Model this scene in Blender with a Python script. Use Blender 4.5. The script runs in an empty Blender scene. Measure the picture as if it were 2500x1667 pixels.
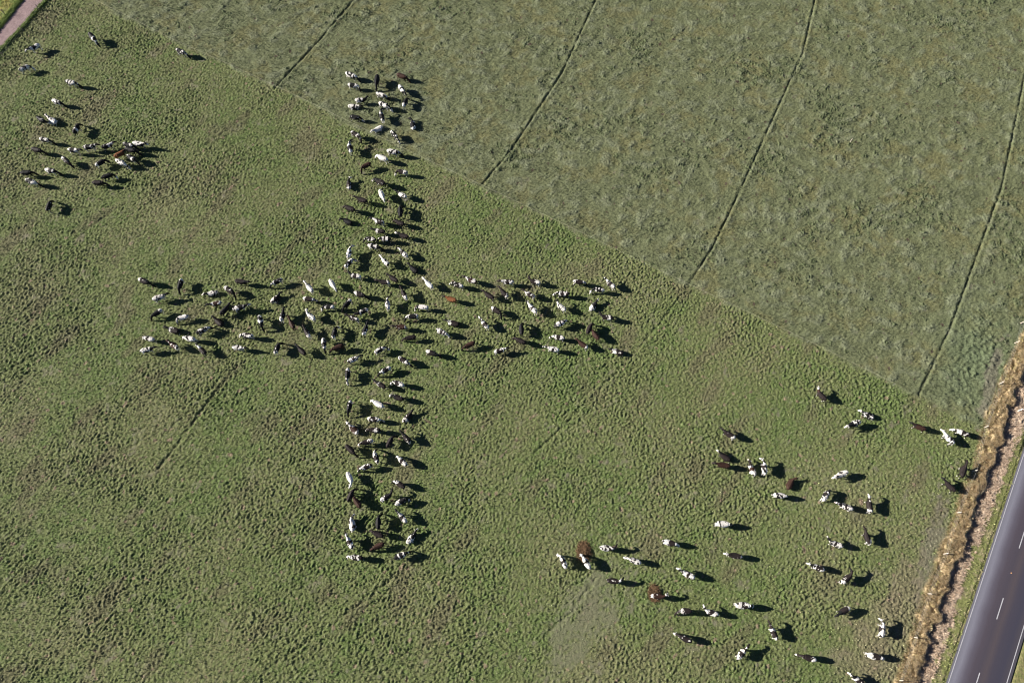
import bpy, bmesh, math, random
import numpy as np
from mathutils import Vector

# ------------------------------------------------------------------ scene, camera, light
scene = bpy.context.scene
COL = scene.collection
rng = np.random.default_rng(11)
random.seed(7)

H = 93.0                      # drone height in metres
TH = math.radians(21.0)       # tilt away from straight down
FPX = 1667.0                  # focal length in photo pixels (photo is 2500 x 1667)

cam = bpy.data.cameras.new('camera')
cam.sensor_width = 36.0
cam.lens = 36.0 * FPX / 2500.0
cam.clip_end = 3000.0
cam_o = bpy.data.objects.new('camera', cam)
COL.objects.link(cam_o)
cam_o.location = (0, 0, H)
cam_o.rotation_euler = (TH, 0, 0)
scene.camera = cam_o

CT, ST = math.cos(TH), math.sin(TH)


def G(px, py, z=0.0):
    """photo pixel -> point of the place on the level z (numpy friendly)"""
    px = np.asarray(px, float); py = np.asarray(py, float)
    u = (px - 1250.0) / FPX
    v = -(py - 833.5) / FPX
    dy = v * CT + ST
    dz = v * ST - CT
    t = (z - H) / dz
    return np.stack([u * t, dy * t], -1)


def GP(pts, z=0.0):
    a = np.array(pts, float)
    return G(a[:, 0], a[:, 1], z)


SUN_EL = math.radians(23.8)
a0, a1 = G(1250, 860), G(1310, 867)
sd = a1 - a0
sd = sd / np.linalg.norm(sd)           # way the shadows fall on the ground
sun_dir = Vector((sd[0] * math.cos(SUN_EL), sd[1] * math.cos(SUN_EL), -math.sin(SUN_EL)))
sun = bpy.data.lights.new('sun', 'SUN')
sun.energy = 5.0
sun.angle = math.radians(0.5)
sun.color = (1.0, 0.93, 0.82)
sun_o = bpy.data.objects.new('sun', sun)
COL.objects.link(sun_o)
sun_o.location = (-60, 30, 80)
sun_o.rotation_euler = sun_dir.to_track_quat('-Z', 'Y').to_euler()

world = bpy.data.worlds.new('World')
scene.world = world
world.use_nodes = True
wn = world.node_tree
wn.nodes.clear()
w_out = wn.nodes.new('ShaderNodeOutputWorld')
w_bg = wn.nodes.new('ShaderNodeBackground')
w_sky = wn.nodes.new('ShaderNodeTexSky')
w_sky.sky_type = 'NISHITA'
w_sky.sun_disc = False
w_sky.air_density = 0.35          # clear clean country air
w_sky.dust_density = 0.0
w_sky.ozone_density = 1.5
w_sky.sun_elevation = SUN_EL
w_sky.sun_rotation = math.atan2(-sd[0], -sd[1])
w_bg.inputs['Strength'].default_value = 0.05
wn.links.new(w_sky.outputs[0], w_bg.inputs[0])
wn.links.new(w_bg.outputs[0], w_out.inputs[0])

scene.view_settings.view_transform = 'Standard'
scene.view_settings.look = 'None'
scene.view_settings.gamma = 1.0
scene.view_settings.exposure = 1.45
scene.cycles.filter_width = 1.1


# ------------------------------------------------------------------ helpers
def tag(o, label=None, cat=None, group=None, kind=None):
    if label: o['label'] = label
    if cat: o['category'] = cat
    if group: o['group'] = group
    if kind: o['kind'] = kind
    return o


def link(o, parent=None):
    COL.objects.link(o)
    if parent is not None:
        o.parent = parent
    return o


def empty(name, loc):
    o = bpy.data.objects.new(name, None)
    o.location = loc
    o.empty_display_size = 0.3
    return link(o)


def np_mesh(name, V, F, col=None, smooth=False):
    """V (n,3), F (m,k) all faces with k corners; col (n,3) vertex colour"""
    V = np.ascontiguousarray(V, np.float32)
    F = np.ascontiguousarray(F, np.int32)
    me = bpy.data.meshes.new(name)
    k = F.shape[1]
    me.vertices.add(len(V))
    me.vertices.foreach_set('co', V.ravel())
    me.loops.add(F.size)
    me.loops.foreach_set('vertex_index', F.ravel())
    me.polygons.add(len(F))
    me.polygons.foreach_set('loop_start', np.arange(0, F.size, k, dtype=np.int32))
    me.polygons.foreach_set('use_smooth', np.full(len(F), smooth, dtype=bool))
    me.update(calc_edges=True)
    if col is not None:
        set_col(me, col)
    return me


def set_col(me, col, name='tint'):
    c = np.ones((len(col), 4), np.float32)
    c[:, :3] = col
    a = me.color_attributes.new(name, 'FLOAT_COLOR', 'POINT')
    a.data.foreach_set('color', c.ravel())


def new_mat(name):
    m = bpy.data.materials.new(name)
    m.use_nodes = True
    nt = m.node_tree
    b = nt.nodes['Principled BSDF']
    return m, nt, b


def tint_mat(name, rough=0.85, spec=0.2, nscale=9.0, amt=0.35, translucent=0.0):
    """vertex tint broken up by a procedural noise"""
    m, nt, b = new_mat(name)
    at = nt.nodes.new('ShaderNodeAttribute'); at.attribute_name = 'tint'
    tc = nt.nodes.new('ShaderNodeTexCoord')
    no = nt.nodes.new('ShaderNodeTexNoise')
    no.inputs['Scale'].default_value = nscale
    no.inputs['Detail'].default_value = 3.0
    mr = nt.nodes.new('ShaderNodeMapRange')
    mr.inputs['From Min'].default_value = 0.3; mr.inputs['From Max'].default_value = 0.7
    mr.inputs['To Min'].default_value = 1.0 - amt; mr.inputs['To Max'].default_value = 1.0 + amt
    mx = nt.nodes.new('ShaderNodeVectorMath'); mx.operation = 'SCALE'
    nt.links.new(tc.outputs['Object'], no.inputs['Vector'])
    nt.links.new(no.outputs['Fac'], mr.inputs['Value'])
    nt.links.new(at.outputs['Color'], mx.inputs[0])
    nt.links.new(mr.outputs['Result'], mx.inputs['Scale'])
    nt.links.new(mx.outputs['Vector'], b.inputs['Base Color'])
    b.inputs['Roughness'].default_value = rough
    b.inputs['Specular IOR Level'].default_value = spec
    return m


def noise_mat(name, c1, c2, scale=6.0, rough=0.8, spec=0.3):
    m, nt, b = new_mat(name)
    tc = nt.nodes.new('ShaderNodeTexCoord')
    no = nt.nodes.new('ShaderNodeTexNoise')
    no.inputs['Scale'].default_value = scale
    no.inputs['Detail'].default_value = 5.0
    cr = nt.nodes.new('ShaderNodeValToRGB')
    cr.color_ramp.elements[0].position = 0.3
    cr.color_ramp.elements[0].color = (*c1, 1)
    cr.color_ramp.elements[1].position = 0.7
    cr.color_ramp.elements[1].color = (*c2, 1)
    nt.links.new(tc.outputs['Object'], no.inputs['Vector'])
    nt.links.new(no.outputs['Fac'], cr.inputs['Fac'])
    nt.links.new(cr.outputs['Color'], b.inputs['Base Color'])
    b.inputs['Roughness'].default_value = rough
    b.inputs['Specular IOR Level'].default_value = spec
    return m


def sstep(a, b, x):
    t = np.clip((x - a) / (b - a), 0, 1)
    return t * t * (3 - 2 * t)


def interp_lin(q, xs, ys):
    """np.interp that goes on straight past the ends"""
    xs = np.asarray(xs); ys = np.asarray(ys)
    o = np.argsort(xs); xs, ys = xs[o], ys[o]
    r = np.interp(q, xs, ys)
    s0 = (ys[1] - ys[0]) / (xs[1] - xs[0]); s1 = (ys[-1] - ys[-2]) / (xs[-1] - xs[-2])
    r = np.where(q < xs[0], ys[0] + (q - xs[0]) * s0, r)
    return np.where(q > xs[-1], ys[-1] + (q - xs[-1]) * s1, r)


def poly_dist(X, Y, P):
    d = np.full(X.shape, 1e9, np.float32)
    for i in range(len(P) - 1):
        ax, ay = P[i]; bx, by = P[i + 1]
        dx, dy = bx - ax, by - ay
        t = np.clip(((X - ax) * dx + (Y - ay) * dy) / (dx * dx + dy * dy), 0, 1)
        d = np.minimum(d, np.hypot(X - ax - t * dx, Y - ay - t * dy))
    return d


# ------------------------------------------------------------------ lines of the place, measured on the ground
FENCE = GP([(150, -32), (282, 32), (347, 66), (500, 140), (658, 205), (800, 280), (850, 303), (944, 349), (1042, 396),
            (1100, 422), (1280, 508), (1500, 614), (1679, 699), (1888, 797), (2083, 893), (2200, 951), (2267, 983),
            (2314, 1006), (2396, 1050)])
ROAD_L = GP([(2500, 1090), (2407, 1367), (2309, 1667)])
ROAD_R0 = GP([(2500, 1531), (2466, 1645)])
DRY_L = GP([(2500, 817), (2461, 884), (2441, 941), (2418, 1001), (2397, 1058), (2381, 1134), (2354, 1187), (2340, 1228),
            (2324, 1281), (2297, 1335), (2284, 1387), (2264, 1441), (2243, 1501), (2227, 1554), (2207, 1615), (2190, 1660)])
DRY_R = GP([(2525, 840), (2500, 905), (2482, 945), (2462, 1000), (2441, 1080), (2420, 1134), (2401, 1191), (2384, 1231), (2367, 1285),
            (2347, 1335), (2330, 1385), (2312, 1430), (2299, 1467), (2288, 1511), (2266, 1550), (2250, 1615), (2236, 1660)])
LIT_R = GP([(2545, 940), (2512, 1010), (2490, 1062), (2462, 1120), (2440, 1190), (2420, 1240), (2398, 1300), (2374, 1360), (2350, 1410),
            (2342, 1450), (2326, 1510), (2308, 1560), (2290, 1612), (2272, 1660)])
TRK_L = GP([(57, 0), (0, 72), (-60, 148)])
TRK_R = GP([(108, 0), (55, 62), (0, 120), (-60, 184)])
TRK_S = GP([(116, 0), (63, 64), (6, 124), (-52, 188)])   # fence line beside the track

FURROWS = [
    (GP([(905, -47), (865, 0), (780, 100), (672, 215)]), 1.0, 0.12),
    (GP([(672, 215), (600, 285), (500, 355), (400, 430), (330, 480), (210, 560)]), 0.45, 0.15),
    (GP([(1480, -40), (1455, 0), (1372, 180), (1250, 365), (1180, 448)]), 1.0, 0.12),
    (GP([(1180, 448), (1090, 530), (960, 650)]), 0.35, 0.15),
    (GP([(2000, -30), (1990, 0), (1960, 130), (1885, 295), (1800, 480), (1742, 600), (1679, 699)]), 1.0, 0.125),
    (GP([(1679, 699), (1640, 752), (1520, 895), (1390, 1025), (1170, 1235), (1000, 1380), (850, 1495), (640, 1640), (560, 1700)]), 0.6, 0.13),
    (GP([(2540, 60), (2500, 195), (2445, 460), (2320, 800), (2243, 963)]), 1.0, 0.14),
    (GP([(2243, 963), (2100, 1180), (1800, 1600), (1730, 1700)]), 0.22, 0.2),
    (GP([(-40, 940), (0, 915), (120, 845), (235, 778)]), 0.6, 0.14),
    (GP([(580, 890), (500, 990), (428, 1092), (380, 1150)]), 0.8, 0.2),
    (GP([(560, 900), (480, 985), (400, 1060)]), 0.45, 0.2),
    (GP([(420, 1010), (300, 1110), (200, 1190)]), 0.35, 0.14),
    (GP([(280, 1110), (150, 1230), (0, 1330)]), 0.3, 0.14),
    (GP([(1180, 1240), (900, 1460)]), 0.3, 0.14),
    (GP([(1450, 1415), (1400, 1490), (1320, 1560)]), 0.5, 0.2),
]

# ------------------------------------------------------------------ ground sheet
STEP = 0.12
fx = np.arange(-104, 104, STEP)
fy = np.arange(-22, 116, STEP)
grow = np.cumsum(STEP * 1.22 ** np.arange(1, 34))
xs = np.concatenate([fx[0] - grow[::-1], fx, fx[-1] + grow])
ys = np.concatenate([fy[0] - grow[::-1], fy, fy[-1] + grow])
NG = len(grow)
nx, ny = len(fx), len(fy)
KX, KY = np.meshgrid(np.fft.rfftfreq(nx, STEP), np.fft.fftfreq(ny, STEP))


def field(seed, lam, ratio=1.0, ang=0.0, band=True):
    """unit-variance noise with features about lam metres across, drawn out along ang by ratio"""
    r = np.random.default_rng(seed)
    w = np.fft.rfft2(r.standard_normal((ny, nx)).astype(np.float32))
    c, s = math.cos(ang), math.sin(ang)
    ka = (KX * c + KY * s) * ratio
    kb = -KX * s + KY * c
    k2 = (ka * ka + kb * kb) * (lam ** 2)
    f = np.exp(-k2 * 1.6)
    if band:
        f = f * (1 - np.exp(-k2 * 4.0))
    n = np.fft.irfft2(w * f, s=(ny, nx))
    n = (n - n.mean()) / n.std()
    return n.astype(np.float32)


X, Y = np.meshgrid(fx, fy)
X = X.astype(np.float32); Y = Y.astype(np.float32)

yf = interp_lin(fx, FENCE[:, 0], FENCE[:, 1]).astype(np.float32)[None, :]
wob = field(1, 2.0) * 0.16 + field(4, 7.0) * 0.2
long_ = sstep(-0.5, 0.7, Y - yf + wob)                    # 1 in the ungrazed paddock


def edge_x(P):
    return interp_lin(fy, P[:, 1], P[:, 0]).astype(np.float32)[:, None]


rag = field(2, 0.9) * 0.18 + field(3, 2.6) * 0.22
xdl, xdr, xlr, xrl = edge_x(DRY_L), edge_x(DRY_R), edge_x(LIT_R), edge_x(ROAD_L)
rd = ROAD_L[2] - ROAD_L[0]; rd = rd / np.linalg.norm(rd)
rn = np.array([-rd[1], rd[0]])
if rn[0] < 0: rn = -rn
dR = ((X - ROAD_L[0][0]) * rn[0] + (Y - ROAD_L[0][1]) * rn[1])   # metres right of the road's left edge
ROAD_W = float(((ROAD_R0 - ROAD_L[0]) @ rn).mean()) + 0.3
dry = sstep(-0.5, 0.5, X - xdl + rag) * sstep(0.15, -0.15, X - xdr + rag * 0.5)
shade_strip = sstep(-0.1, 0.1, X - xdr + rag * 0.5) * sstep(1.3, 0.5, X - xdr + rag)
litter = sstep(-0.1, 0.25, X - xdr + rag * 0.5) * sstep(0.2, -0.2, X - xlr + rag)
verge = sstep(-0.2, 0.2, X - xlr + rag) * sstep(0.25, -0.1, dR)
verge2 = sstep(ROAD_W - 0.2, ROAD_W + 0.2, dR)
road_bed = sstep(-0.05, 0.2, dR) * sstep(ROAD_W + 0.05, ROAD_W - 0.2, dR)

xtl = interp_lin(fy, TRK_L[:, 1], TRK_L[:, 0]).astype(np.float32)[:, None]
xtr = interp_lin(fy, TRK_R[:, 1], TRK_R[:, 0]).astype(np.float32)[:, None]
xts = interp_lin(fy, TRK_S[:, 1], TRK_S[:, 0]).astype(np.float32)[:, None]
track = sstep(-0.2, 0.25, X - xtl + rag * 0.6) * sstep(0.2, -0.25, X - xtr + rag * 0.6)
beyond = sstep(0.3, -0.3, X - xtl)
bank_r = np.exp(-((X - xtr - 0.35) / 0.42) ** 2)
bank_l = np.exp(-((X - xtl + 0.45) / 0.6) ** 2)

grz = (1 - long_) * (1 - sstep(-0.7, -0.2, X - xdl + rag))

# heights
ang_sun = math.atan2(sd[1], sd[0])
perp = ang_sun + math.pi / 2
n_a = field(10, 0.30, 1.35, perp - 0.5)
n_b = field(11, 0.55, 1.4, perp - 0.6)
n_c = field(12, 0.22)
n_d = field(13, 2.4)
n_e = field(14, 9.0, band=False)
n_f = field(15, 0.26, 2.6, ang_sun + 0.45)
n_g = field(16, 1.5, 1.4, ang_sun + 0.5)
n_h = field(17, 4.2)
n_i = field(18, 20.0, band=False)
n_j = field(19, 0.7)
rough_big = 1.0 + 0.35 * np.tanh(n_e)
clump = np.maximum(n_a, -1.0) * 0.040 + np.maximum(n_b, -0.9) * 0.018 + n_c * 0.022
tuft = sstep(0.9, 2.0, n_g + 0.55 * n_h)
tuft2 = sstep(1.5, 2.3, field(20, 1.0) + 0.8 * field(21, 7.0, band=False))
z_long = n_f * 0.018 + n_c * 0.010 + n_g * 0.022 + 0.035 * tuft * (1 + 0.5 * n_c) + tuft2 * (0.05 + 0.05 * n_c)
# bare and worn ground
def blob(px, py, rx, ry, ang, seed=0.0):
    c = G(px, py)
    ca, sa = math.cos(ang), math.sin(ang)
    dx, dy = X - c[0], Y - c[1]
    a = (dx * ca + dy * sa) / rx; b = (-dx * sa + dy * ca) / ry
    return np.exp(-(a * a + b * b))


bare = np.clip(blob(1440, 1500, 7.0, 3.2, 0.9) * 1.1 + 0.8 * blob(1400, 1560, 4, 2.2, 0.9) + 0.7 * blob(1430, 1450, 4, 1.0, 0.95), 0, 1)
bare = sstep(0.15, 1.15, bare + 0.20 * n_d + 0.22 * n_b + 0.1 * n_a)
mud = np.clip(blob(2290, 1310, 7.0, 1.3, 1.2) + 0.9 * blob(2262, 1400, 6.0, 1.6, 1.2) + blob(2430, 900, 6, 1.0, 1.15) + 0.8 * blob(2405, 985, 5, .8, 1.2), 0, 1)
mud = sstep(0.3, 0.95, mud + 0.15 * n_d + 0.14 * n_b)
worn = np.clip(blob(2150, 1590, 8, 5, 0.9) + 0.8 * blob(2215, 1450, 8, 2.2, 1.2), 0, 1)
worn = sstep(0.2, 0.9, worn + 0.15 * n_d)
wet = np.clip(blob(2380, 880, 9, 4.5, 1.1), 0, 1) * long_

Z = np.zeros_like(X) - 0.03
Z += grz * clump * rough_big * (1 - 0.75 * bare) * (1 - 0.4 * mud)
Z += long_ * (z_long + 0.10) + long_ * wet * np.maximum(n_j, -.5) * .05
soil = np.zeros_like(X)
for P, amt, hw in FURROWS:
    d = np.abs(poly_dist(X, Y, P) + 0.05 * n_b + (1 - long_) * (0.05 * n_d + 0.06 * n_b))
    cut = np.exp(-(d / hw) ** 2) * np.clip(amt * (1 + 0.35 * n_d + 0.3 * n_b), 0, 1.2)
    Z -= cut * (0.15 * long_ + 0.12 * (1 - long_))
    Z += 0.05 * amt * np.exp(-((d - 0.45) / 0.25) ** 2)
    soil = np.maximum(soil, sstep(0.25, 0.9, cut))
mound = dry * np.clip(sstep(0.0, 2.2, X - xdl) * 0.34, 0, 1)
Z += mound + dry * (n_c * .04 + n_b * 0.05)
ditch = np.exp(-((X - xdr - 0.55) / 0.45) ** 2)
Z -= ditch * 0.07 * (1 - dry) * (1 + .9 * np.tanh(n_d))
Z += litter * (n_c * 0.03 + n_b * 0.035) * (1 - road_bed) + (verge + verge2) * n_c * 0.015
Z += bank_r * (0.10 + 0.03 * n_c) + bank_l * (0.08 + 0.03 * n_c) + beyond * n_c * 0.02
Z = Z * (1 - track) + track * (-0.06)
rb = sstep(-0.25, 0.25, dR) * sstep(ROAD_W + 0.25, ROAD_W - 0.25, dR)
Z = Z * (1 - rb) + rb * (-0.10)

# colours (what the turf itself looks like, no light in it)
def C(r, g, b): return np.array([r, g, b], np.float32)


def mixc(a, b, t): return a * (1 - t[..., None]) + b * t[..., None]


m1 = field(30, 0.5); m2 = field(31, 1.6); m3 = field(32, 6.0); m4 = field(33, 0.33); m5 = field(34, 0.8); m6 = field(35, 14.0, band=False)
one = np.ones_like(X)[..., None]
m7 = field(36, 3.0, 3.0, perp - 0.55); m8 = field(37, 9.0, 1.8, perp - 0.55)
big = 0.6 * m6 + 0.6 * m8 + 0.45 * m3
gcol = one * C(0.101, 0.121, 0.048)
gcol = mixc(gcol, C(0.082, 0.116, 0.038), 0.85 * sstep(0.2, 1.7, m2 + 0.9 * big + 0.4 * m1))
gcol = mixc(gcol, C(0.136, 0.132, 0.070), 0.6 * sstep(0.2, 2.0, 0.9 * m1 - 0.9 * big + 0.5 * m7))
gcol = mixc(gcol, C(0.145, 0.160, 0.085), 0.6 * sstep(0.4, 1.6, m4))
gcol = mixc(gcol, C(0.090, 0.082, 0.050), 0.5 * sstep(0.9, 2.2, m7 - 0.5 * m3))
gcol = mixc(gcol, C(0.190, 0.135, 0.105), 0.7 * sstep(2.15, 2.7, m5 + 0.5 * m2))
lcol = one * C(0.116, 0.130, 0.070)
lcol = mixc(lcol, C(0.128, 0.128, 0.062), 0.8 * sstep(-0.2, 1.8, m3 + 0.6 * m2))
lcol = mixc(lcol, C(0.150, 0.166, 0.110), 0.6 * sstep(-0.2, 1.9, n_g + 0.55 * n_h + 0.35 * m4))
lcol = mixc(lcol, C(0.090, 0.103, 0.056), 0.6 * sstep(0.8, 2.0, m2 - 0.5 * m3))
lcol = mixc(lcol, C(0.070, 0.090, 0.044), 0.6 * tuft2)
lcol = mixc(lcol, C(0.108, 0.138, 0.078), 0.8 * wet)
lcol = mixc(lcol, C(0.070, 0.055, 0.042), sstep(2.75, 3.1, m5 + 0.45 * m2))
col = mixc(gcol, lcol, long_)
col = mixc(col, C(0.122, 0.124, 0.080), 0.75 * bare * (1 - long_))
col = mixc(col, C(0.135, 0.120, 0.098), 0.65 * mud)
col = mixc(col, C(0.155, 0.130, 0.090), 0.55 * worn * (1 - long_))
col = mixc(col, C(0.068, 0.070, 0.042), 0.6 * soil)
dcol = mixc(one * C(0.42, 0.33, 0.20), C(0.30, 0.26, 0.13), sstep(0.2, 1.6, m2 + m1 * 0.5))
col = mixc(col, dcol, dry)
col = mixc(col, C(0.16, 0.17, 0.06), 0.7 * sstep(0.3, 1.6, m2) * dry * sstep(1.3, 0.2, X - xdl))
licol = mixc(one * C(0.38, 0.30, 0.23), C(0.22, 0.16, 0.11), sstep(0.3, 1.8, m1 + 0.6 * m2))
col = mixc(col, licol, litter)
vcol = mixc(one * C(0.150, 0.162, 0.062), C(0.22, 0.20, 0.11), sstep(0.2, 1.8, m1 + 0.7 * m2))
col = mixc(col, vcol, verge)
col = mixc(col, mixc(one * C(0.17, 0.16, 0.075), C(0.12, 0.13, 0.05), sstep(-.5, 1.3, m1)), verge2)
col = mixc(col, C(0.07, 0.06, 0.055), road_bed)
bcol = mixc(one * C(0.20, 0.19, 0.055), C(0.13, 0.16, 0.045), sstep(-0.5, 1.5, m2))
col = mixc(col, bcol, beyond)
col = mixc(col, C(0.115, 0.17, 0.03), np.clip(bank_r + bank_l, 0, 1) * 0.9 * (1 - track))
tcol = mixc(one * C(0.225, 0.165, 0.17), C(0.18, 0.13, 0.135), sstep(-0.8, 1.4, m4 + 0.6 * m2))
col = mixc(col, tcol, track)

# whole sheet with a coarse skirt to the horizon
XX, YY = np.meshgrid(xs, ys)
ZZ = np.full(XX.shape, -0.03, np.float32)
CC = np.empty(XX.shape + (3,), np.float32)
iy = np.clip(np.arange(len(ys)) - NG, 0, ny - 1)
ix = np.clip(np.arange(len(xs)) - NG, 0, nx - 1)
CC[:] = col[iy][:, ix]
fade = np.minimum.reduce([np.minimum((X - fx[0]) / 4, (fx[-1] - X) / 4), np.minimum((Y - fy[0]) / 4, (fy[-1] - Y) / 4)]).clip(0, 1)
ZZ[NG:NG + ny, NG:NG + nx] = (Z + 0.03) * fade - 0.03
RB = (((XX - ROAD_L[0][0]) * rn[0] + (YY - ROAD_L[0][1]) * rn[1]))
inroad = (RB > -0.3) & (RB < ROAD_W + 0.3)
ZZ[inroad] = np.minimum(ZZ[inroad], -0.10)
V = np.stack([XX, YY, ZZ], -1).reshape(-1, 3)
NXT, NYT = len(xs), len(ys)
idx = np.arange(NXT * NYT, dtype=np.int32).reshape(NYT, NXT)
F = np.stack([idx[:-1, :-1], idx[:-1, 1:], idx[1:, 1:], idx[1:, :-1]], -1).reshape(-1, 4)
gmat = tint_mat('pasture', rough=0.9, spec=0.12, nscale=7.0, amt=0.28)
nt = gmat.node_tree
tc = nt.nodes.new('ShaderNodeTexCoord')
no = nt.nodes.new('ShaderNodeTexNoise'); no.inputs['Scale'].default_value = 5.0; no.inputs['Detail'].default_value = 3.0
bp = nt.nodes.new('ShaderNodeBump'); bp.inputs['Strength'].default_value = 0.4; bp.inputs['Distance'].default_value = 0.10
nt.links.new(tc.outputs['Object'], no.inputs['Vector']); nt.links.new(no.outputs['Fac'], bp.inputs['Height'])
nt.links.new(bp.outputs['Normal'], nt.nodes['Principled BSDF'].inputs['Normal'])
ground = bpy.data.objects.new('ground', np_mesh('ground', V, F, CC.reshape(-1, 3), smooth=True))
ground.data.materials.append(gmat)
link(ground)
tag(ground, kind='structure')


def ground_z(x, y):
    i = np.clip(((np.asarray(x) - fx[0]) / STEP).round().astype(int), 0, nx - 1)
    j = np.clip(((np.asarray(y) - fy[0]) / STEP).round().astype(int), 0, ny - 1)
    return Z[j, i]


# ------------------------------------------------------------------ road
def road_pt(along, across):
    p = ROAD_L[0] + rd * along + rn * across
    return p


def ribbon(name, a0, a1, c0, c1, z, mat, seg=1, thick=0.0):
    V, F = [], []
    for i in range(seg + 1):
        a = a0 + (a1 - a0) * i / seg
        for c in (c0, c1):
            p = road_pt(a, c)
            V.append((p[0], p[1], z))
    for i in range(seg):
        F.append((2 * i, 2 * i + 1, 2 * i + 3, 2 * i + 2))
    F = np.array(F)
    # face up
    v = np.array(V)
    n = np.cross(v[F[0][1]] - v[F[0][0]], v[F[0][2]] - v[F[0][0]])
    if n[2] < 0: F = F[:, ::-1]
    o = bpy.data.objects.new(name, np_mesh(name, v, F))
    o.data.materials.append(mat)
    return link(o)


rm, nt, b = new_mat('asphalt')
tc = nt.nodes.new('ShaderNodeTexCoord')
mp = nt.nodes.new('ShaderNodeMapping')
mp.inputs['Rotation'].default_value = (0, 0, -math.atan2(rd[1], rd[0]))
loc = -ROAD_L[0]
ca, sa = math.cos(-math.atan2(rd[1], rd[0])), math.sin(-math.atan2(rd[1], rd[0]))
mp.inputs['Location'].default_value = (loc[0] * ca - loc[1] * sa, loc[0] * sa + loc[1] * ca, 0)
nt.links.new(tc.outputs['Object'], mp.inputs['Vector'])
sx = nt.nodes.new('ShaderNodeSeparateXYZ'); nt.links.new(mp.outputs['Vector'], sx.inputs[0])
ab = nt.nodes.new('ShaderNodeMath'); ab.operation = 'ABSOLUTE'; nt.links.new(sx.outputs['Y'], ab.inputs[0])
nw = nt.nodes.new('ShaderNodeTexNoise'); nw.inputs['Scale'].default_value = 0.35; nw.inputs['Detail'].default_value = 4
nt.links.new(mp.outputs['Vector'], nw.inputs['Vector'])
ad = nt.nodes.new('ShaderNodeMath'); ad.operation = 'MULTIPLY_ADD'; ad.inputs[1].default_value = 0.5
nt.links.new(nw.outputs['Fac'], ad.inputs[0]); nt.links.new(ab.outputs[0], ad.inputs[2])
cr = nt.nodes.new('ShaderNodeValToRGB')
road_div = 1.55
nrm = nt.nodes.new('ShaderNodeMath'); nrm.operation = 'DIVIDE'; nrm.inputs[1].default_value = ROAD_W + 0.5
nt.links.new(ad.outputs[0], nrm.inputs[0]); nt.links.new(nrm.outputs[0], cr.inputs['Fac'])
els = cr.color_ramp.elements
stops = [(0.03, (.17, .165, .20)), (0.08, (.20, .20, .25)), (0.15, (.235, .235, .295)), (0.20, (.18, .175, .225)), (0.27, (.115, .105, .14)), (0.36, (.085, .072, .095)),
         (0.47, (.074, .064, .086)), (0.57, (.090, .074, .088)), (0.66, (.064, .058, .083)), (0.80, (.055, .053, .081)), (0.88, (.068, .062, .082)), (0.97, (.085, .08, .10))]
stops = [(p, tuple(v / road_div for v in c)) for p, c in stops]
els[0].position, els[0].color = stops[0][0], (*stops[0][1], 1)
els[1].position, els[1].color = stops[-1][0], (*stops[-1][1], 1)
for p, c in stops[1:-1]:
    e = els.new(p); e.color = (*c, 1)
ns = nt.nodes.new('ShaderNodeTexNoise'); ns.inputs['Scale'].default_value = 9; ns.inputs['Detail'].default_value = 6; ns.inputs['Roughness'].default_value = .8
nt.links.new(mp.outputs['Vector'], ns.inputs['Vector'])
mr = nt.nodes.new('ShaderNodeMapRange'); mr.inputs['From Min'].default_value = .3; mr.inputs['From Max'].default_value = .7
mr.inputs['To Min'].default_value = .8; mr.inputs['To Max'].default_value = 1.2
nt.links.new(ns.outputs['Fac'], mr.inputs['Value'])
sc = nt.nodes.new('ShaderNodeVectorMath'); sc.operation = 'SCALE'
nt.links.new(cr.outputs['Color'], sc.inputs[0]); nt.links.new(mr.outputs['Result'], sc.inputs['Scale'])
nt.links.new(sc.outputs['Vector'], b.inputs['Base Color'])
b.inputs['Roughness'].default_value = 0.75
b.inputs['Specular IOR Level'].default_value = 0.25
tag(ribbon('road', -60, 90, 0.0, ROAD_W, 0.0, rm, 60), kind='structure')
paint = noise_mat('road_paint', (0.26, 0.26, 0.29), (0.44, 0.44, 0.47), 7.0, 0.6)
LINE_L = 0.22
tag(ribbon('road_marking', -60, 90, LINE_L, LINE_L + 0.09, 0.004, paint, 60), kind='structure')
tag(ribbon('road_marking', -60, 90, ROAD_W - 0.41, ROAD_W - 0.31, 0.004, paint, 60), kind='structure')
dash_a = G(2449.4, 1459); dash_b = G(2433.7, 1511)
al0 = float((dash_a - ROAD_L[0]) @ rd); al1 = float((dash_b - ROAD_L[0]) @ rd)
ac = float((dash_a - ROAD_L[0]) @ rn)
for k in range(-6, 8):
    s = al0 + 10.0 * k
    tag(ribbon('road_marking', s, s + (al1 - al0), ac - 0.05, ac + 0.07, 0.004, paint, 1), kind='structure')
print('ROAD_W', ROAD_W, 'dash', al1 - al0, ac)


# ------------------------------------------------------------------ cows
def tube(bm, pts, radii, n=12, squash=None):
    """closed loft along pts; radii (sideways, upright) per point"""
    pts = [Vector(p) for p in pts]
    rings = []
    for i, p in enumerate(pts):
        t = (pts[min(i + 1, len(pts) - 1)] - pts[max(i - 1, 0)]).normalized()
        side = Vector((-t.y, t.x, 0))
        if side.length < 1e-3: side = Vector((0, 1, 0))
        side.normalize()
        if abs(t.z) > 0.95: side = Vector((0, 1, 0))
        up = t.cross(side).normalized()
        side = up.cross(t).normalized()
        rw, rh = radii[i] if isinstance(radii[i], tuple) else (radii[i], radii[i])
        rings.append([bm.verts.new(p + side * rw * math.cos(2 * math.pi * k / n) + up * rh * math.sin(2 * math.pi * k / n)) for k in range(n)])
    for a, c in zip(rings, rings[1:]):
        for k in range(n):
            bm.faces.new((a[k], a[(k + 1) % n], c[(k + 1) % n], c[k]))
    bm.faces.new(rings[0][::-1]); bm.faces.new(rings[-1])


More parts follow.
